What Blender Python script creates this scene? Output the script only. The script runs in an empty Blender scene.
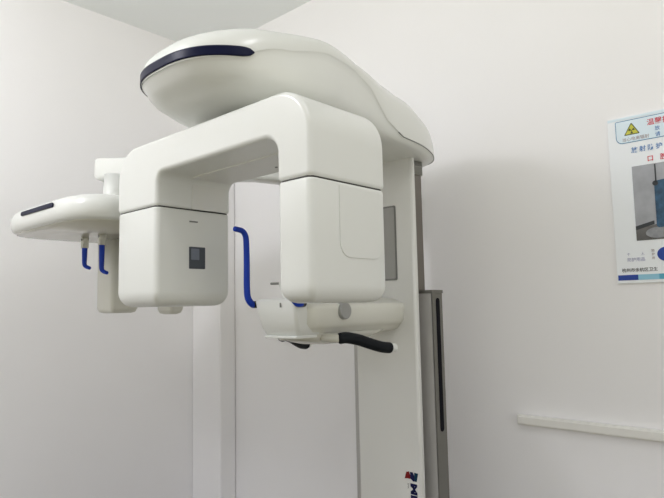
import bpy, bmesh, math
from mathutils import Vector, Matrix
PI = math.pi
SC = bpy.context.scene
COL = SC.collection

# ------------------------------------------------------------------ materials
def mat(name, col, rough=.4, metal=0., coat=0., var=0., vscale=4., bump=0., bscale=60., spec=.5, trans=0., detail=3):
    m = bpy.data.materials.new(name); m.use_nodes = True
    nt = m.node_tree; N = nt.nodes; L = nt.links
    b = N['Principled BSDF']
    b.inputs['Base Color'].default_value = (*col, 1)
    b.inputs['Roughness'].default_value = rough
    b.inputs['Metallic'].default_value = metal
    b.inputs['Coat Weight'].default_value = coat
    b.inputs['Coat Roughness'].default_value = .12
    b.inputs['Specular IOR Level'].default_value = spec
    b.inputs['Transmission Weight'].default_value = trans
    tc = N.new('ShaderNodeTexCoord')
    if var > 0:
        n = N.new('ShaderNodeTexNoise'); n.inputs['Scale'].default_value = vscale; n.inputs['Detail'].default_value = detail
        L.new(tc.outputs['Object'], n.inputs['Vector'])
        r = N.new('ShaderNodeValToRGB')
        r.color_ramp.elements[0].position = .3; r.color_ramp.elements[1].position = .7
        r.color_ramp.elements[0].color = (*[c*(1-var) for c in col], 1)
        r.color_ramp.elements[1].color = (*[min(1, c*(1+var*.5)) for c in col], 1)
        L.new(n.outputs['Fac'], r.inputs['Fac']); L.new(r.outputs['Color'], b.inputs['Base Color'])
    if bump > 0:
        n = N.new('ShaderNodeTexNoise'); n.inputs['Scale'].default_value = bscale; n.inputs['Detail'].default_value = 4
        L.new(tc.outputs['Object'], n.inputs['Vector'])
        bp = N.new('ShaderNodeBump'); bp.inputs['Strength'].default_value = bump; bp.inputs['Distance'].default_value = .002
        L.new(n.outputs['Fac'], bp.inputs['Height']); L.new(bp.outputs['Normal'], b.inputs['Normal'])
    return m
M = {
 'wall': mat('wall_paint', (.925,.915,.92), .75, var=.015, vscale=1.6, bump=.12, bscale=90),
 'ceil': mat('ceiling_paint', (.91,.94,.94), .8, var=.01, vscale=2),
 'floor': mat('floor_tile', (.10,.08,.035), .5, var=.05, vscale=3),
 'white': mat('white_gloss_plastic', (.745,.755,.725), .28, coat=.35, var=.006, vscale=3),
 'cover': mat('column_cover_plastic', (.74,.74,.71), .35, coat=.2, var=.006, vscale=3),
 'cream': mat('cream_plastic', (.72,.715,.65), .35, coat=.2, var=.02, vscale=6),
 'clear': mat('smoky_clear_plastic', (.62,.61,.54), .22, coat=.4, var=.03, vscale=14),
 'navy': mat('navy_gloss_strip', (.003,.005,.030), .35, spec=.15, var=.02, vscale=9),
 'blue': mat('blue_rubber', (.008,.045,.42), .4, spec=.25, var=.04, vscale=20),
 'black': mat('black_foam_grip', (.006,.008,.011), .6, var=.15, vscale=90, bump=.15, bscale=300, spec=.2),
 'hub': mat('dark_plastic', (.01,.01,.014), .4, spec=.25, var=.05, vscale=30),
 'metal': mat('brushed_aluminium', (.50,.49,.475), .45, metal=.25, var=.03, vscale=12),
 'metal_dark': mat('anodised_aluminium', (.20,.195,.175), .5, metal=.5, var=.03, vscale=12),
 'rail': mat('steel_rail', (.20,.18,.16), .4, metal=.6, var=.06, vscale=6),
 'slot': mat('slot_rubber', (.004,.004,.008), .6, spec=.1, var=.05, vscale=20),
 'grey': mat('grey_plastic', (.20,.20,.19), .4, var=.03, vscale=20),
 'knob': mat('knob_grey', (.36,.36,.35), .38, metal=.3, var=.03, vscale=20),
 'inset': mat('inset_display', (.34,.34,.32), .3, coat=.3, var=.03, vscale=10),
 'seam': mat('seam_shadow_gap', (.07,.068,.06), .8, var=.02, vscale=10),
 'window': mat('collimator_window', (.045,.055,.07), .35, var=.05, vscale=30),
 'window_light': mat('collimator_window_insert', (.16,.18,.23), .4, var=.05, vscale=30),
 'trunk': mat('trunking_plastic', (.84,.83,.79), .5, var=.01, vscale=5),
 'paper': mat('poster_board', (.90,.93,.96), .35, coat=.15, var=.006, vscale=5),
 'p_box': mat('poster_pale_blue', (.76,.88,.96), .4, var=.01, vscale=9),
 'p_line': mat('poster_blue_line', (.05,.22,.42), .4, var=.02, vscale=9),
 'p_blue': mat('poster_blue_ink', (.07,.21,.50), .4, var=.02, vscale=9),
 'p_red': mat('poster_red_ink', (.62,.03,.06), .4, var=.02, vscale=9),
 'p_ink': mat('poster_black_ink', (.03,.03,.035), .4, var=.02, vscale=9),
 'p_lilac': mat('poster_lilac_ink', (.38,.38,.56), .4, var=.02, vscale=9),
 'p_brown': mat('poster_brown_ink', (.36,.28,.28), .4, var=.02, vscale=9),
 'p_navy': mat('poster_navy_bar', (.008,.05,.34), .4, var=.02, vscale=9),
 'p_sky': mat('poster_sky_bar', (.30,.60,.76), .4, var=.02, vscale=9),
 'p_teal': mat('poster_teal_bar', (.10,.42,.60), .4, var=.02, vscale=9),
 'p_yellow': mat('poster_yellow', (.60,.58,.03), .4, var=.02, vscale=9),
 'p_dkgreen': mat('poster_symbol_edge', (.05,.07,.01), .4, var=.02, vscale=9),
 'ph_wall': mat('printed_grey_wall', (.40,.41,.44), .4, var=.16, vscale=22),
 'ph_floor': mat('printed_floor', (.13,.125,.12), .4, var=.35, vscale=40),
 'ph_dark': mat('printed_skirting', (.03,.035,.04), .4, var=.1, vscale=40),
 'ph_spot': mat('printed_floor_mat', (.30,.31,.33), .4, var=.2, vscale=60),
 'ph_apron': mat('printed_blue_apron', (.03,.10,.19), .4, var=.5, vscale=50),
 'logo_red': mat('logo_red', (.20,.008,.01), .4, spec=.2, var=.02, vscale=9),
 'logo_navy': mat('logo_navy', (.005,.008,.06), .4, spec=.2, var=.02, vscale=9),
 'logo_teal': mat('logo_teal', (.004,.035,.07), .4, spec=.2, var=.02, vscale=9),
}

# ------------------------------------------------------------------ helpers
def link(name, me, m, parent=None, loc=None):
    o = bpy.data.objects.new(name, me); COL.objects.link(o)
    if m is not None:
        me.materials.clear(); me.materials.append(m)
    if parent is not None: o.parent = parent
    return o
def finish(bm, name, m, parent=None, bev=0, seg=3, smooth=True, ang=35):
    bmesh.ops.recalc_face_normals(bm, faces=bm.faces)
    me = bpy.data.meshes.new(name); bm.to_mesh(me); bm.free()
    if smooth:
        for p in me.polygons: p.use_smooth = True
    o = link(name, me, m, parent)
    if bev > 0:
        b = o.modifiers.new('edge', 'BEVEL'); b.width = bev; b.segments = seg
        b.limit_method = 'ANGLE'; b.angle_limit = math.radians(ang); b.harden_normals = False
    if smooth:
        w = o.modifiers.new('wn', 'WEIGHTED_NORMAL'); w.keep_sharp = True; w.weight = 100
    return o
def tag(o, label, cat, group=None):
    o['label'] = label; o['category'] = cat
    if group: o['group'] = group
    return o
def struct(o): o['kind'] = 'structure'; return o
def lab(o, s): o['label'] = s; return o
def box(name, x0, x1, y0, y1, z0, z1, m, parent=None, bev=0, seg=3, smooth=None):
    bm = bmesh.new()
    bmesh.ops.create_cube(bm, size=1)
    for v in bm.verts:
        v.co = Vector((x0+(v.co.x+.5)*(x1-x0), y0+(v.co.y+.5)*(y1-y0), z0+(v.co.z+.5)*(z1-z0)))
    return finish(bm, name, m, parent, bev, seg, smooth if smooth is not None else bev > 0)
def rpoly(pts, rads, n=10):
    """round the corners of polygon pts with the given radii"""
    out = []; k = len(pts)
    for i in range(k):
        p = Vector(pts[i]); a = (Vector(pts[i-1])-p); b = (Vector(pts[(i+1) % k])-p)
        r = rads[i] if hasattr(rads, '__len__') else rads
        if r <= 0: out.append(tuple(p)); continue
        an = a.normalized(); bn = b.normalized()
        half = an.angle(bn)/2
        d = min(r/math.tan(half), a.length*.499, b.length*.499)
        rr = d*math.tan(half)
        c = p+(an+bn).normalized()*(rr/math.sin(half))
        s = p+an*d-c; e = p+bn*d-c
        for j in range(n+1):
            t = j/n
            om = s.angle(e)
            v = (s*math.sin((1-t)*om)+e*math.sin(t*om))/math.sin(om)
            out.append(tuple(c+v))
    return out
def prism(name, poly, axis, a0, a1, m, parent=None, bev=0, seg=4, ang=35):
    """poly in the two remaining axes (order x,y,z without axis), extruded along axis"""
    bm = bmesh.new()
    def P(u, v, w):
        return {'x': (w, u, v), 'y': (u, w, v), 'z': (u, v, w)}[axis]
    A = [bm.verts.new(P(u, v, a0)) for u, v in poly]
    B = [bm.verts.new(P(u, v, a1)) for u, v in poly]
    bm.faces.new(A); bm.faces.new(B)
    k = len(poly)
    for i in range(k):
        bm.faces.new((A[i], A[(i+1) % k], B[(i+1) % k], B[i]))
    return finish(bm, name, m, parent, bev, seg, True, ang)
def cyl(name, p0, p1, r0, r1, m, parent=None, n=32, bev=0):
    p0 = Vector(p0); p1 = Vector(p1); d = (p1-p0)
    q = d.to_track_quat('Z', 'Y').to_matrix()
    bm = bmesh.new()
    A = [bm.verts.new(p0+q@Vector((r0*math.cos(2*PI*i/n), r0*math.sin(2*PI*i/n), 0))) for i in range(n)]
    B = [bm.verts.new(p1+q@Vector((r1*math.cos(2*PI*i/n), r1*math.sin(2*PI*i/n), 0))) for i in range(n)]
    bm.faces.new(A); bm.faces.new(B)
    for i in range(n): bm.faces.new((A[i], A[(i+1) % n], B[(i+1) % n], B[i]))
    return finish(bm, name, m, parent, bev, 3, True, 50)
def smoothpath(pts, sub=8):
    P = [Vector(p) for p in pts]; out = []
    for i in range(len(P)-1):
        a = P[max(i-1, 0)]; b = P[i]; c = P[i+1]; d = P[min(i+2, len(P)-1)]
        for j in range(sub):
            t = j/sub
            out.append(.5*((2*b)+(c-a)*t+(2*a-5*b+4*c-d)*t*t+(3*b-a-3*c+d)*t**3))
    out.append(P[-1]); return out
def tube(name, pts, r, m, parent=None, n=16, sub=8, flat=(1, 1), cap=True):
    path = smoothpath(pts, sub); bm = bmesh.new(); rings = []
    K = len(path)
    rf = r if callable(r) else (lambda t: r)
    # rounded ends: extra rings
    T0 = (path[1]-path[0]).normalized(); T1 = (path[-1]-path[-2]).normalized()
    ref = Vector((0, 1, 0)) if abs(T0.y) < .9 else Vector((1, 0, 0))
    stations = []
    if cap:
        for a in (0, 25, 50, 70):
            s = math.radians(a); stations.append((path[0]-T0*rf(0)*.6*math.cos(s), max(.12, math.sin(s))*rf(0), T0))
    for i, p in enumerate(path):
        t = (path[min(i+1, K-1)]-path[max(i-1, 0)]).normalized()
        stations.append((p, rf(i/(K-1)), t))
    if cap:
        for a in (70, 50, 25, 0):
            s = math.radians(a); stations.append((path[-1]+T1*rf(1)*.6*math.cos(s), max(.12, math.sin(s))*rf(1), T1))
    for p, rr, t in stations:
        u = (ref-t*ref.dot(t)).normalized(); w = t.cross(u)
        rings.append([bm.verts.new(p+u*rr*flat[0]*math.cos(2*PI*j/n)+w*rr*flat[1]*math.sin(2*PI*j/n)) for j in range(n)])
        ref = u
    for A, B in zip(rings, rings[1:]):
        for j in range(n): bm.faces.new((A[j], A[(j+1) % n], B[(j+1) % n], B[j]))
    bm.faces.new(rings[0]); bm.faces.new(rings[-1])
    return finish(bm, name, m, parent)
def stack(name, levels, m, parent=None, cap0=True, cap1=True, closed=True):
    """levels: list of rings (lists of 3-D points, same count)"""
    bm = bmesh.new(); R = [[bm.verts.new(p) for p in l] for l in levels]
    n = len(R[0])
    for A, B in zip(R, R[1:]):
        for j in range(n if closed else n-1): bm.faces.new((A[j], A[(j+1) % n], B[(j+1) % n], B[j]))
    if cap0: bm.faces.new(R[0])
    if cap1: bm.faces.new(R[-1])
    bmesh.ops.recalc_face_normals(bm, faces=bm.faces)
    me = bpy.data.meshes.new(name); bm.to_mesh(me); bm.free()
    for p in me.polygons: p.use_smooth = True
    return link(name, me, m, parent)
def text(name, s, origin, d, up, size, m, parent=None, align='LEFT', lift=.0006, bold=0., sx=1.):
    c = bpy.data.curves.new(name, 'FONT'); c.body = s; c.size = size; c.extrude = .0003; c.offset = bold
    c.align_x = align; c.resolution_u = 4
    o = bpy.data.objects.new(name, c); COL.objects.link(o)
    bpy.context.view_layer.update()
    me = bpy.data.meshes.new_from_object(o.evaluated_get(bpy.context.evaluated_depsgraph_get()))
    bpy.data.objects.remove(o); bpy.data.curves.remove(c)
    d = Vector(d); up = Vector(up); nrm = d.cross(up)
    mt = Matrix((( d.x*sx, up.x, nrm.x, origin[0]+nrm.x*lift), (d.y*sx, up.y, nrm.y, origin[1]+nrm.y*lift), (d.z*sx, up.z, nrm.z, origin[2]+nrm.z*lift), (0, 0, 0, 1)))
    me.transform(mt)
    return link(name, me, m, parent)
def empty(name, loc):
    o = bpy.data.objects.new(name, None); COL.objects.link(o); o.location = loc; o.empty_display_size = .1
    return o
def adopt(root):
    """children were modelled in world coordinates: undo the root's offset"""
    inv = Matrix.Translation(-Vector(root.location))
    for c in root.children: c.matrix_parent_inverse = inv

# ------------------------------------------------------------------ the room
XW, YW, ZC = 2.0, 2.796, 2.955
XB, YB = -2.2, -1.6
struct(box('floor', XB-.1, XW+.1, YB-.1, YW+.1, -.1, 0, M['floor']))
struct(box('ceiling', XB-.1, XW+.1, YB-.1, YW+.1, ZC, ZC+.1, M['ceil']))
struct(box('wall_right', XW, XW+.1, YB-.1, YW+.1, 0, ZC, M['wall']))
struct(box('wall_left', XB-.1, XW, YW, YW+.1, 0, ZC, M['wall']))
# boxed-in pipe in the corner
struct(box('trim_1', 1.895, XW, 2.545, YW, 0, ZC, M['wall'], bev=.012))
# white trunking along the right wall
tr = empty('cable_trunking', (1.985, .957, 1.03))
box('channel', 1.982, XW-.0004, YB+.02, .957, 1.026, 1.060, M['trunk'], tr, bev=.003)
box('lid', 1.976, 1.983, YB+.02, .952, 1.031, 1.056, M['trunk'], tr, bev=.002)
adopt(tr)
tag(tr, 'thin white plastic cable trunking running level along the right wall below the poster', 'cable trunking')

# ------------------------------------------------------------------ poster
PY0, PZ0, PX = .600, 1.508, XW
po = empty('radiation_safety_poster', (XW, PY0, PZ0))
PW, PH = .40, .525
def U(u, v, lift=0): return (PX-.008-lift, PY0-u, PZ0+v)
def flat(name, pts, m, parent, lift=.0004, th=.0004):
    """thin printed shape on the board; pts in (u, v)"""
    return prism(name, [(PY0-u, PZ0+v) for u, v in pts], 'x', PX-.008-lift-th, PX-.0078, m, parent)
board = prism('board', [(PY0, PZ0-.006), (PY0-PW, PZ0-.006), (PY0-PW, PZ0+PH), (PY0, PZ0+PH)], 'x', PX-.008, PX-.0005, M['paper'], po, bev=.001)
D, UP = (0, -1, 0), (0, 0, 1)
bx = rpoly([(.024, .512), (.024, .438), (.376, .438), (.376, .512)], [.004, .02, .02, .004])
bi = rpoly([(.0262, .5098), (.0262, .4402), (.3738, .4402), (.3738, .5098)], [.002, .018, .018, .002])
lab(flat('heading_border', bx, M['p_line'], po), 'dark blue rounded outline of the heading box')
flat('heading_panel', bi, M['p_box'], po, lift=.0008)
flat('photo_backing_strip', [(.0, .43), (.4, .43), (.4, .515), (.376, .519), (.0, .519)][:0] or [(.002, .5145), (.398, .5145), (.398, .522), (.002, .522)], M['p_box'], po)
tri = rpoly([(.072, .502), (.0485, .4625), (.0955, .4625)], .002, 4)
ts = flat('trefoil_sign', tri, M['p_dkgreen'], po, lift=.0012)
lab(ts, 'yellow triangle radiation warning sign')
flat('yellow_field', rpoly([(.072, .4965), (.0530, .4653), (.0910, .4653)], .001, 4), M['p_yellow'], ts, lift=.0016)
cu, cv = .072, .4755
for k in range(3):
    a0 = math.radians(90+120*k-27); a1 = math.radians(90+120*k+27)
    a0 += PI; a1 += PI
    pts = [(cu+.0025*math.cos(a0), cv+.0025*math.sin(a0))]+[(cu+.0095*math.cos(a0+(a1-a0)*i/8), cv+.0095*math.sin(a0+(a1-a0)*i/8)) for i in range(9)]+[(cu+.0025*math.cos(a1), cv+.0025*math.sin(a1))]
    flat('trefoil_blade', pts, M['p_dkgreen'], ts, lift=.0020)
flat('trefoil_core', [(cu+.0016*math.cos(2*PI*i/16), cv+.0016*math.sin(2*PI*i/16)) for i in range(16)], M['p_dkgreen'], ts, lift=.0020)
text('warning_caption', '当心电离辐射', U(.042, .4445), D, UP, .0132, M['p_brown'], po, lift=.0014, bold=.0)
text('red_heading', '温馨提示', U(.1165, .4835), D, UP, .0215, M['p_red'], po, lift=.0014, bold=.0002)
text('blue_line', '放', U(.1375, .4630), D, UP, .0150, M['p_blue'], po, lift=.0014, bold=.0001)
text('blue_line', '请', U(.1375, .4440), D, UP, .0150, M['p_blue'], po, lift=.0014, bold=.0001)
for i, ch in enumerate('放射防护'):
    text('blue_title', ch, U(.066+.0235*i, .4055), D, UP, .0195, M['p_blue'], po, lift=.0006, bold=.0002)
for i, ch in enumerate('口腔'):
    text('red_title', ch, U(.1095+.037*i, .3705), D, UP, .0195, M['p_red'], po, lift=.0006, bold=.0003)
# the photograph printed on the poster
ph = flat('printed_photo', [(.0645, .360), (.335, .360), (.335, .125), (.0645, .125)], M['ph_wall'], po)
flat('photo_floor', [(.0645, .160), (.335, .215), (.335, .125), (.0645, .125)], M['ph_floor'], ph, lift=.0008)
flat('photo_skirting', [(.0645, .170), (.118, .1835), (.118, .172), (.0645, .158)], M['ph_dark'], ph, lift=.0012)
flat('photo_floor_mat', [(.128+.036*math.cos(2*PI*i/28), .146+.017*math.sin(2*PI*i/28)) for i in range(28)], M['ph_spot'], ph, lift=.0012)
flat('photo_apron', rpoly([(.125, .305), (.198, .312), (.206, .165), (.124, .160)], .008, 4), M['ph_apron'], ph, lift=.0016)
flat('photo_hook', [(.1285, .358), (.1320, .358), (.1320, .300), (.1285, .300)], M['ph_dark'], ph, lift=.0020)
tq = flat('photo_strap', [(.128+.008*math.cos(2*PI*i/20), .298+.008*math.sin(2*PI*i/20)) for i in range(20)], M['ph_dark'], ph, lift=.0020)
text('lilac_note', '个', U(.033, .0805), D, UP, .0100, M['p_lilac'], po, lift=.0006)
text('lilac_note', '人', U(.074, .0805), D, UP, .0100, M['p_lilac'], po, lift=.0006)
text('lilac_note', '防护用品', U(.033, .0625), D, UP, .0130, M['p_lilac'], po, lift=.0006)
for i, ch in enumerate('防护用'):
    text('grey_note', ch, U(.1035, .0885-.0115*i), D, UP, .0092, M['p_brown'], po, lift=.0006)
lab(flat('blue_disc', [(.143+.024*math.cos(2*PI*i/36), .079+.0215*math.sin(2*PI*i/36)) for i in range(36)], M['p_navy'], po), 'deep blue round emblem')
text('black_footer', '杭州市余杭区卫生', U(.0155, .0300), D, UP, .0128, M['p_ink'], po, lift=.0006, bold=.0001)
lab(flat('footer_bar', [(.003, .020), (.0615, .020), (.0615, .0035), (.003, .0035)], M['p_navy'], po), 'navy blue footer bar')
lab(flat('footer_bar', [(.0615, .020), (.1205, .020), (.1205, .0035), (.0615, .0035)], M['p_sky'], po), 'pale sky blue footer bar')
lab(flat('footer_bar', [(.1205, .020), (.397, .020), (.397, .0035), (.1205, .0035)], M['p_teal'], po), 'teal blue footer bar')
adopt(po)
tag(po, 'white radiation safety poster with yellow warning triangle and a printed photo, on the right wall', 'poster')

# ------------------------------------------------------------------ the dental X-ray machine
YC = 1.265
mc = empty('dental_xray_machine', (1.68, YC, 0))
tag(mc, 'white panoramic dental X-ray machine with a C-shaped rotating arm on a tall column', 'X-ray machine')

# --- column
colm = prism('column_cover', rpoly([(1.628, 1.122), (1.648, 1.122), (1.648, 1.384), (1.628, 1.384)], [.013, .002, .002, .013], 8), 'z', .06, 1.965, M['cover'], mc)
prism('column_cap', rpoly([(1.64, 1.14), (1.73, 1.14), (1.73, 1.38), (1.64, 1.38)], .01, 4), 'z', 1.90, 1.96, M['cover'], colm)
prism('display_panel', rpoly([(1.192, 1.790), (1.192, 1.533), (1.325, 1.533), (1.325, 1.790)], .006, 4), 'x', 1.6255, 1.63, M['grey'], colm)
prism('display_glass', rpoly([(1.1975, 1.784), (1.1975, 1.539), (1.3195, 1.539), (1.3195, 1.784)], .004, 4), 'x', 1.6245, 1.63, M['inset'], colm)
prism('guide_rail', rpoly([(1.652, 1.145), (1.722, 1.145), (1.722, 1.380), (1.652, 1.380)], .003, 3), 'z', .30, 1.955, M['rail'], mc)
sl = prism('column_sleeve', rpoly([(1.680, 1.094), (1.740, 1.092), (1.740, 1.444), (1.680, 1.440)], [.003, .008, .008, .003], 4), 'z', .02, 1.488, M['metal'], mc)
prism('sleeve_cap', rpoly([(1.678, 1.089), (1.744, 1.087), (1.744, 1.447), (1.678, 1.443)], .004, 4), 'z', 1.486, 1.497, M['metal_dark'], sl, bev=.001)
prism('sleeve_side', [(1.6815, .03), (1.7405, .03), (1.7405, 1.486), (1.6815, 1.486)], 'y', 1.0905, 1.096, M['metal_dark'], sl)
prism('slot', rpoly([(1.701, 1.030), (1.722, 1.030), (1.722, 1.470), (1.701, 1.470)], .0104, 8), 'y', 1.0890, 1.092, M['slot'], sl)
prism('base_plate', rpoly([(1.50, 1.00), (1.90, 1.00), (1.90, 1.53), (1.50, 1.53)], .04, 6), 'z', 0, .03, M['metal_dark'], mc, bev=.004)
# maker's mark running down the cover
LX = 1.628
def onz(p, q): return (LX, p, q)
DD, DU = (0, 0, -1), (0, -1, 0)
lg = text('maker_name', 'ME', (LX, 1.1640, .8715), DD, DU, .0335, M['logo_navy'], colm, lift=.0006, bold=.0016, sx=1.4)
text('maker_small_print', 'SMA', (LX, 1.1770, .8690), DD, DU, .0072, M['grey'], colm, lift=.0006, sx=1.3)
def logo(pts, m): return prism('maker_symbol', pts, 'x', LX-.0010, LX+.001, m, colm)
# ------------------------------------------------------------------ support arm at the top of the column
def ring(xf, xr, yc, wf, zf, n=96, e=2.8, taper=None):
    a = (xr-xf)/2; xc = (xr+xf)/2; out = []
    for i in range(n):
        t = 2*PI*i/n; c = math.cos(t); s = math.sin(t)
        x = xc-a*math.copysign(abs(c)**(2/e), c)
        w = wf*(taper(x) if taper else 1)
        y = yc-w*math.copysign(abs(s)**(2/e), s)
        out.append((x, y, zf(x)))
    return out
def interp(tab):
    def f(x):
        if x <= tab[0][0]: return tab[0][1]
        for (a, va), (b, vb) in zip(tab, tab[1:]):
            if x <= b:
                t = (x-a)/(b-a); t = t*t*(3-2*t); return va+(vb-va)*t
        return tab[-1][1]
    return f
tp = interp([(.76, 1.0), (1.05, 1.0), (1.30, .86), (1.55, .82), (1.85, .74)])
zb = interp([(.77, 1.972), (1.0, 1.968), (1.35, 1.948), (1.85, 1.944)])
zc = interp([(.77, 2.040), (.82, 2.042), (.95, 2.078), (1.10, 2.103), (1.21, 2.103), (1.30, 2.076), (1.38, 2.000), (1.48, 1.968), (1.85, 1.968)])
zt = interp([(.77, 2.135), (.90, 2.146), (1.12, 2.158), (1.30, 2.142), (1.50, 2.128), (1.68, 2.095), (1.86, 2.03)])
W = .275
def low(s, xf, w, xr):
    return ring(xf, xr, YC, w, lambda x: zb(x)+(zc(x)-zb(x))*s, taper=tp)
levels = [low(0, .930, W*.66, 1.745), low(.02, .905, W*.76, 1.765), low(.09, .872, W*.85, 1.785), low(.22, .836, W*.92, 1.805),
          low(.42, .800, W*.952, 1.822), low(.65, .781, W*.970, 1.834), low(.85, .771, W*.981, 1.844), low(.96, .764, W*.988, 1.848), low(1.0, .7610, W*.9975, 1.8505)]
arm = stack('support_arm', levels, M['white'], mc, cap1=False)
BT = .027
def upz(s): return lambda x: (zc(x)+.0)+(zt(x)-zc(x))*s
prof = [(0, .0005, .9945), (.03, 0, .9975), (.25, .001, 1.0), (.42, .003, .994), (.58, .009, .978), (.72, .022, .945), (.84, .045, .895), (.93, .085, .81), (.975, .15, .68), (1.0, .26, .48), (1.004, .40, .20)]
ul = []
for s, dx, ws in prof:
    ul.append(ring(.759+dx, 1.852-dx*.9, YC, W*ws*1.004, upz(s), taper=tp))
cov = stack('arm_cover', ul, M['white'], arm, cap0=False)
# dark blue accent band around the nose
def band(name, xf, xr, yc, w, z0, z1, tfun, out, m, parent, t0, t1, e=2.8, n=60, tilt=None):
    a = (xr-xf)/2; xc = (xr+xf)/2
    L = []
    rows = []
    for k in range(7):
        v = k/6; row = []
        for i in range(n+1):
            t = t0+(t1-t0)*i/n
            c = math.cos(t); s = math.sin(t)
            x = xc-(a+out)*math.copysign(abs(c)**(2/e), c)
            y = yc-(w+out)*math.copysign(abs(s)**(2/e), s)*(tfun(x) if tfun else 1)
            # rounded ends
            u = i/n; d = min(u, 1-u)*(n*1.0)
            g = 1 if d > 4 else math.sqrt(max(0, 1-(1-d/4)**2))*.9+.1
            zm = (z0(x)+z1(x))/2; hh = (z1(x)-z0(x))/2*g
            row.append((x, y, zm+(2*v-1)*hh))
        rows.append(row)
    bm = bmesh.new()
    V = [[bm.verts.new(p) for p in r] for r in rows]
    for A, B in zip(V, V[1:]):
        for j in range(n): bm.faces.new((A[j], A[j+1], B[j+1], B[j]))
    o = finish(bm, name, m, parent)
    sm = o.modifiers.new('thick', 'SOLIDIFY'); sm.thickness = .004; sm.offset = 0
    return o
band('accent_band', .759, 1.852, YC, W*1.0, lambda x: 2.044, lambda x: 2.068, tp, .0012, M['navy'], arm, -.88, .80)
# fine joint line around the rear of the cover
def joint(n=60):
    a = (1.852-.759)/2; xc = (1.852+.759)/2; bm = bmesh.new(); rows = [[], []]
    for i in range(n+1):
        t = 1.72+(2*PI-3.44)*i/n; c = math.cos(t); q = math.sin(t)
        x = xc-(a+.0008)*math.copysign(abs(c)**(2/2.8), c); y = YC-(W+.0008)*math.copysign(abs(q)**(2/2.8), q)*tp(x)
        for k in (0, 1): rows[k].append(bm.verts.new((x, y, zc(x)-.0012+.0024*k)))
    for j in range(n): bm.faces.new((rows[0][j], rows[0][j+1], rows[1][j+1], rows[1][j]))
    o = finish(bm, 'cover_joint', M['grey'], arm); sm = o.modifiers.new('t', 'SOLIDIFY'); sm.thickness = .002
joint()
cyl('swivel_collar', (1.045, YC, 1.925), (1.045, YC, 1.972), .068, .068, M['hub'], mc, n=48)

# --- rotating arm (inverted U seen from the side)
X0, X1 = .868, 1.126
yr0, yr1, yl0, yl1 = .853, .958, 1.457, 1.677
zr, zs = 1.7245, 1.739
U_out = rpoly([(yr0, zr), (yr1, zr), (yr1, 1.832), (yl0, 1.832), (yl0, zs), (yl1, zs), (yl1, 1.930), (yr0, 1.930)],
              [0, 0, .042, .030, 0, 0, .105, .125], 14)
ua = prism('rotating_arm', U_out, 'x', X0, X1, M['white'], mc, bev=.012, seg=5, ang=50)
def head(name, y0, y1, z0, rb, parent=mc):
    p = rpoly([(y0, zs-.004), (y1, zs-.004), (y1-.002, z0), (y0+.002, z0)], [.001, .001, rb, rb], 10)
    return p
# shadow gaps above the heads
for (ya, yb_, zz) in ((yr0, yr1, zr), (yl0, yl1, zs)):
    prism('head_seam', rpoly([(X0+.0045, ya+.0045), (X1-.0045, ya+.0045), (X1-.0045, yb_-.0045), (X0+.0045, yb_-.0045)], .012, 6), 'z', zz-.0022, zz+.0022, M['seam'], ua)
def rhead(name, y0, y1, z0, z1, rx, ry):
    """head block whose bottom rolls up on all four sides; plan corners rounded"""
    lv = []
    N = 20
    def plan(ins, z, r):
        p = rpoly([(X0+ins, y0+ins), (X1-ins, y0+ins), (X1-ins, y1-ins), (X0+ins, y1-ins)], max(r-ins*.3, .004), 8)
        return [(a, b, z) for a, b in p]
    R = rx
    for i in range(N//2+1):
        a = PI/2*i/(N//2)
        lv.append(plan(.9*R*(1-math.sin(a)**.8), z0+R*(1-math.cos(a)), ry))
    lv.append(plan(0, z0+R*1.4, ry)); lv.append(plan(0, (z0+z1)/2, ry)); lv.append(plan(0, z1-.006, ry)); lv.append(plan(.0015, z1-.001, ry)); lv.append(plan(.006, z1, ry))
    return stack(name, lv, M['white'], mc)
th = rhead('tube_head', yl0, yl1, 1.458, zs-.001, .046, .018)
sh = rhead('sensor_head', yr0, yr1, 1.457, zr-.001, .040, .016)
# exit window on the inner face of the tube head
prism('beam_window', rpoly([(.976, 1.630), (.976, 1.566), (1.031, 1.566), (1.031, 1.630)], .002, 3), 'y', yl0-.0016, yl0+.002, M['window'], th)
# large moulded panel on the outer face of the sensor head
def groove(name, pts, y0, y1, w, m, parent):
    """thin raised line following pts (x,z) on a face of constant y"""
    path = pts; bm = bmesh.new(); A = []; B = []
    for i, p in enumerate(path):
        a = Vector(path[max(i-1, 0)]); b = Vector(path[min(i+1, len(path)-1)])
        t = (b-a).normalized(); nn = Vector((-t.y, t.x))*w/2
        A.append(((p[0]+nn.x), (p[1]+nn.y))); B.append(((p[0]-nn.x), (p[1]-nn.y)))
    rows = [[bm.verts.new((q[0], y, q[1])) for q in L] for L, y in ((A, y1), (A, y0), (B, y0), (B, y1))]
    for r, s in zip(rows, rows[1:]+rows[:1]):
        for j in range(len(path)-1): bm.faces.new((r[j], r[j+1], s[j+1], s[j]))
    for j in (0, len(path)-1): bm.faces.new([r[j] for r in rows])
    return finish(bm, name, m, parent)
pp = rpoly([(.955, 1.728), (1.118, 1.728), (1.118, 1.560), (.955, 1.560)], [.001, .001, .03, .035], 8)
prism('side_panel', rpoly([(.957, 1.716), (1.108, 1.716), (1.108, 1.556), (.957, 1.556)], [.001, .001, .034, .034], 10), 'y', yr0-.0022, yr0+.004, M['white'], sh, bev=.0016, seg=2)
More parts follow.
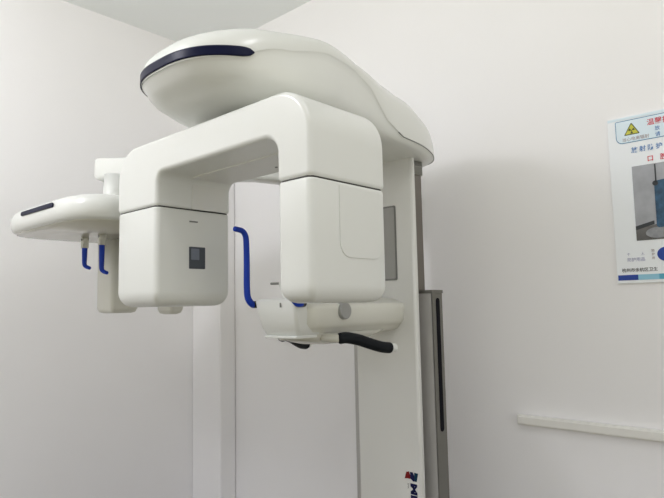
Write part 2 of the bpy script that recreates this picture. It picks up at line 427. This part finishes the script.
# inner cover joint on the upper part of the tube side
prism('inner_cover', rpoly([(.985, zs+.002), (1.106, zs+.002), (1.106, 1.826), (.985, 1.826)], [0, 0, 0, .02], 8), 'y', yl0-.003, yl0+.004, M['cover'], ua, bev=.001)
prism('window_insert', rpoly([(.982, 1.625), (.982, 1.592), (1.010, 1.592), (1.010, 1.625)], .002, 3), 'y', yl0-.0024, yl0+.002, M['window_light'], th)
box('cable_slot', .977, 1.005, yl0-.0015, yl0+.002, 1.702, 1.706, M['grey'], th)
# --- underside joint with its screw
box('underside_cover', .972, 1.106, yr1+.03, yl0-.004, 1.8285, 1.834, M['cover'], ua, bev=.001)
cyl('screw', (1.06, 1.17, 1.8262), (1.06, 1.17, 1.832), .004, .004, M['grey'], ua, n=16)

# --- chin rest unit
def plan_ring(x0, x1, y0, y1, z, r, n=8, rr=None):
    rr = r if rr is None else rr
    return [(a, b, z) for a, b in rpoly([(x0, y0), (x1, y0), (x1, y1), (x0, y1)], [r, rr, rr, r], n)]
cu_ = stack('chin_rest_unit', [
    plan_ring(1.20, 1.60, 1.225, 1.315, 1.362, .03, rr=.01), plan_ring(1.19, 1.625, 1.208, 1.330, 1.366, .035, rr=.012), plan_ring(1.185, 1.64, 1.194, 1.342, 1.376, .035, rr=.012),
    plan_ring(1.182, 1.645, 1.190, 1.346, 1.384, .035, rr=.012), plan_ring(1.182, 1.645, 1.1865, 1.3480, 1.3855, .035, rr=.012), plan_ring(1.180, 1.660, 1.174, 1.354, 1.40, .035, rr=.012), plan_ring(1.180, 1.664, 1.170, 1.358, 1.440, .035, rr=.012), plan_ring(1.180, 1.664, 1.171, 1.356, 1.455, .035, rr=.012),
    plan_ring(1.180, 1.660, 1.182, 1.350, 1.458, .035, rr=.012), plan_ring(1.185, 1.650, 1.186, 1.348, 1.4585, .035, rr=.012), plan_ring(1.20, 1.63, 1.215, 1.325, 1.472, .03, rr=.012), plan_ring(1.22, 1.60, 1.245, 1.295, 1.476, .02, rr=.012)], M['cream'], mc)
# white tray at the front
tray = stack('chin_tray', [
    plan_ring(1.165, 1.245, 1.203, 1.328, 1.366, .010), plan_ring(1.157, 1.25, 1.196, 1.335, 1.370, .012), plan_ring(1.153, 1.25, 1.192, 1.339, 1.384, .012),
    plan_ring(1.150, 1.25, 1.190, 1.341, 1.387, .012), plan_ring(1.139, 1.25, 1.1865, 1.350, 1.430, .012),
    plan_ring(1.134, 1.25, 1.186, 1.356, 1.466, .012), plan_ring(1.136, 1.25, 1.188, 1.354, 1.472, .012), plan_ring(1.144, 1.245, 1.196, 1.346, 1.475, .010)], M['white'], cu_)
prism('tray_lip', rpoly([(1.150, 1.196), (1.24, 1.196), (1.24, 1.334), (1.150, 1.334)], .01, 6), 'z', 1.360, 1.369, M['white'], cu_, bev=.003)
lab(stack('lower_cover', [
    plan_ring(1.32, 1.40, 1.250, 1.290, 1.334, .02), plan_ring(1.26, 1.45, 1.225, 1.310, 1.338, .03), plan_ring(1.22, 1.49, 1.208, 1.325, 1.347, .035),
    plan_ring(1.20, 1.53, 1.200, 1.332, 1.358, .035), plan_ring(1.195, 1.58, 1.198, 1.335, 1.372, .035)], M['clear'], cu_), 'smoky translucent lower shell')
kb = cyl('adjusting_knob', (1.324, 1.186, 1.435), (1.324, 1.160, 1.435), .0262, .0250, M['knob'], cu_, n=40, bev=.004)
prism('front_mark', rpoly([(1.239, 1.449), (1.243, 1.449), (1.243, 1.462), (1.239, 1.462)], .0015, 4), 'x', 1.1325, 1.140, M['grey'], cu_)
# little chin post with the bite rod
tube('chin_post', [(1.155, 1.243, 1.470), (1.155, 1.252, 1.49), (1.155, 1.262, 1.520)], .006, M['white'], mc, sub=4)
tube('bite_rod', [(1.155, 1.262, 1.518), (1.145, 1.292, 1.518)], .0035, M['grey'], mc, sub=4)

# --- the two blue temple supports
def temple(y, top=0):
    o = tube('temple_support', [(1.150, y, 1.459), (1.136, y+.001, 1.460), (1.121, y+.002, 1.478), (1.117, y+.002, 1.51), (1.117, y+.002, 1.58), (1.116, y+.002, 1.635), (1.112+top*.3, y+.001-top, 1.662), (1.098+top, y-.001-top, 1.676), (1.070+top*2.2, y-.003-top*1.5, 1.680)],
             lambda t: .0100 if t < .15 else (.0100-(.0020*(t-.15)/.85)), M['blue'], mc, n=18, sub=8)
    h = cyl('hub', (1.140, y, 1.459), (1.172, y-.012 if y > YC else y+.012, 1.459), .0105, .0105, M['hub'], o, n=20, bev=.002)
    return o
temple(1.366); temple(1.174, .018)

# --- hand grips
def grip(sgn):
    yb = YC-sgn*.123; xb = 1.274; z = 1.357
    k = lambda a, b, c: (xb+a, yb-sgn*b, z+c)
    g = tube('hand_grip', [k(0, 0, 0), k(.020, .006, .001), k(.055, .018, -.006), k(.095, .034, -.020), k(.130, .047, -.031), k(.158, .055, -.035)],
             lambda t: .0165, M['black'], mc, n=20, sub=6)
    tube('grip_cap', [k(.158, .055, -.035), k(.175, .061, -.036)], .0135, M['white'], g, sub=2)
    tube('grip_bracket', [(1.268, YC-sgn*.05, 1.360), (1.262, YC-sgn*.095, 1.358), k(-.006, -.004, 0)], .0125, M['clear'], g, sub=4)
    return g
grip(1); grip(-1)

# --- cephalometric side: beam, head holder, rods and sensor blocks
bd = Vector((1.67, 1.36, 0))-Vector((1.109, 2.285, 0)); bdn = bd.normalized(); sd = Vector((-bdn.y, bdn.x, 0))
def beamring(p, w, z0, z1, r=.018):
    pr = rpoly([(-w, z0), (w, z0), (w, z1), (-w, z1)], r, 6)
    return [(p.x+sd.x*a, p.y+sd.y*a, b) for a, b in pr]
P0 = Vector((1.109, 2.285, 0))
BZ0, BZ1 = 1.972, 2.062
stack('side_beam', [beamring(P0-bdn*.006, .032, BZ0+.012, BZ1-.012, .015), beamring(P0-bdn*.002, .042, BZ0+.004, BZ1-.004), beamring(P0+bdn*.008, .046, BZ0, BZ1), beamring(P0+bd*.25, .046, BZ0-.01, BZ1-.012),
                    beamring(P0+bd*.6, .046, 1.935, 2.01), beamring(P0+bd*.97, .046, 1.87, 1.935)], M['white'], mc)
SYC = 2.073; SW = .342
def sz(s): return lambda x: 1.735+(1.828-1.735)*s
ht = interp([(.77, 1), (1.15, 1), (1.30, .93), (1.42, .72)])
sprof = [(0, .030, .93), (.02, .016, .965), (.10, .006, .985), (.30, 0, 1.0), (.50, 0, 1.0), (.68, .004, .985), (.80, .014, .96), (.90, .035, .90), (.97, .07, .80), (1.0, .13, .62)]
hh = stack('head_holder', [ring(.772+dx, 1.415-dx, SYC, SW*ws, sz(s), e=5, taper=ht) for s, dx, ws in sprof], M['white'], mc)
stack('lower_plate', [ring(.792, 1.40, SYC, SW*.955, lambda x: 1.7330, e=5, taper=ht), ring(.792, 1.40, SYC, SW*.955, lambda x: 1.7365, e=5, taper=ht)], M['clear'], hh)
band('accent_band', .772, 1.415, SYC, SW, lambda x: 1.783, lambda x: 1.798, None, .0012, M['navy'], hh, -.05, .15, e=5, n=60)
cyl('holder_neck', (1.115, 2.19, 1.80), (1.115, 2.19, 1.985), .040, .036, M['white'], mc, n=32)
def rod(y, zt_, ln=0):
    r = prism('ear_rod', rpoly([(1.016, y-.012), (1.040, y-.012), (1.040, y+.012), (1.016, y+.012)], .006, 5), 'z', zt_-.050, zt_, M['cream'], mc)
    cyl('pivot_pin', (1.0135, y, zt_-.018), (1.020, y, zt_-.018), .0045, .0045, M['grey'], r, n=14)
    tube('ear_plug', [(1.028, y, zt_-.046), (1.028, y, zt_-.085-ln), (1.028, y-.001, zt_-.112-ln), (1.033, y-.006, zt_-.122-ln), (1.040, y-.020, zt_-.128-ln)], lambda t: .0105-.004*t, M['blue'], r, n=14, sub=6)
rod(2.240, 1.742); rod(2.099, 1.742, .026)
def block(name, x0, x1, y0, y1, z0, z1, m=M['white']):
    lv = [plan_ring(x0+.02, x1-.02, y0+.02, y1-.02, z0, .01), plan_ring(x0+.006, x1-.006, y0+.006, y1-.006, z0+.005, .015), plan_ring(x0, x1, y0, y1, z0+.02, .015), plan_ring(x0, x1, y0, y1, z1, .015)]
    return stack(name, lv, m, mc)
block('sensor_block', 1.122, 1.240, 2.205, 2.335, 1.439, 1.745, M['cream'])
block('collimator_block', 1.310, 1.375, 2.085, 2.19, 1.430, 1.745, M['cream'])

# maker symbol pieces (on the cover, above the name)
logo([(1.188, .882), (1.181, .904), (1.170, .907), (1.166, .895), (1.166, .884), (1.176, .884)], M['logo_red'])
logo([(1.1655, .906), (1.156, .906), (1.150, .896), (1.150, .880), (1.1535, .877), (1.1655, .886)], M['logo_navy'])
logo([(1.1495, .906), (1.135, .905), (1.141, .879), (1.1495, .878)], M['logo_teal'])
adopt(mc)
for o in list(bpy.data.objects):
    k = o.name.split('.')[0]
    t = {'temple_support': 'blue temple support rod', 'hand_grip': 'black foam hand grip', 'ear_plug': 'blue ear rod tip', 'adjusting_knob': 'round grey knob',
         'accent_band': 'dark navy accent band', 'guide_rail': 'dark steel rail', 'column_sleeve': 'silver aluminium column sleeve', 'slot': 'long black slot',
         'beam_window': 'dark square window', 'maker_name': 'navy lettering', 'hub': 'black hub', 'display_panel': 'grey inset panel'}.get(k)
    if t and o.parent: o['label'] = t

# ------------------------------------------------------------------ light
def area(name, loc, rot, sx, sy, power, col):
    l = bpy.data.lights.new(name, 'AREA'); l.shape = 'RECTANGLE'; l.size = sx; l.size_y = sy; l.energy = power; l.color = col
    o = bpy.data.objects.new(name, l); COL.objects.link(o); o.location = loc; o.rotation_euler = rot
    return o
for lx, ly, lz, pw in ((-.3, 1.9, 2.70, 32.), (.6, .2, 2.75, 7.5)):  # unseen lamps: inferred ceiling light, then an added fill; both placed to balance brightness
    pl = bpy.data.lights.new('unseen_point_light', 'POINT'); pl.energy = pw; pl.shadow_soft_size = .14; pl.color = (.985, .975, 1.02)
    plo = bpy.data.objects.new('unseen_point_light', pl); COL.objects.link(plo); plo.location = (lx, ly, lz)
w = bpy.data.worlds.new('world'); SC.world = w; w.use_nodes = True
nt = w.node_tree; bg = nt.nodes['Background']; bg.inputs['Strength'].default_value = 1.12
tc = nt.nodes.new('ShaderNodeTexCoord'); sx_ = nt.nodes.new('ShaderNodeSeparateXYZ'); rp = nt.nodes.new('ShaderNodeValToRGB')
mp = nt.nodes.new('ShaderNodeMapRange'); mp.inputs['From Min'].default_value = -1; mp.inputs['From Max'].default_value = 1
nt.links.new(tc.outputs['Generated'], sx_.inputs[0]); nt.links.new(sx_.outputs['Z'], mp.inputs['Value']); nt.links.new(mp.outputs[0], rp.inputs[0]); nt.links.new(rp.outputs[0], bg.inputs['Color'])
e = rp.color_ramp.elements
e[0].position = .45; e[0].color = (.94, .905, .74, 1); e[1].position = .55; e[1].color = (.60, .61, .68, 1)

# ------------------------------------------------------------------ camera
f = 590.; phi = math.radians(42.5); thx = math.atan(57/590.); ro = math.radians(1.16)
F = Vector((math.cos(phi)*math.cos(thx), math.sin(phi)*math.cos(thx), math.sin(thx)))
R0 = Vector((math.sin(phi), -math.cos(phi), 0)); U0 = R0.cross(F)
R = R0*math.cos(ro)-U0*math.sin(ro); UU = U0*math.cos(ro)+R0*math.sin(ro)
cd = bpy.data.cameras.new('camera'); cam = bpy.data.objects.new('camera', cd); COL.objects.link(cam)
cam.matrix_world = Matrix(((R.x, UU.x, -F.x, 0), (R.y, UU.y, -F.y, 0), (R.z, UU.z, -F.z, 1.45), (0, 0, 0, 1)))
cd.sensor_width = 36; cd.lens = f/664*36; cd.clip_start = .02; cd.clip_end = 50
SC.camera = cam
vs = SC.view_settings
vs.view_transform = 'Standard'; vs.look = 'None'; vs.gamma = 1; vs.use_curve_mapping = False; vs.exposure = .0
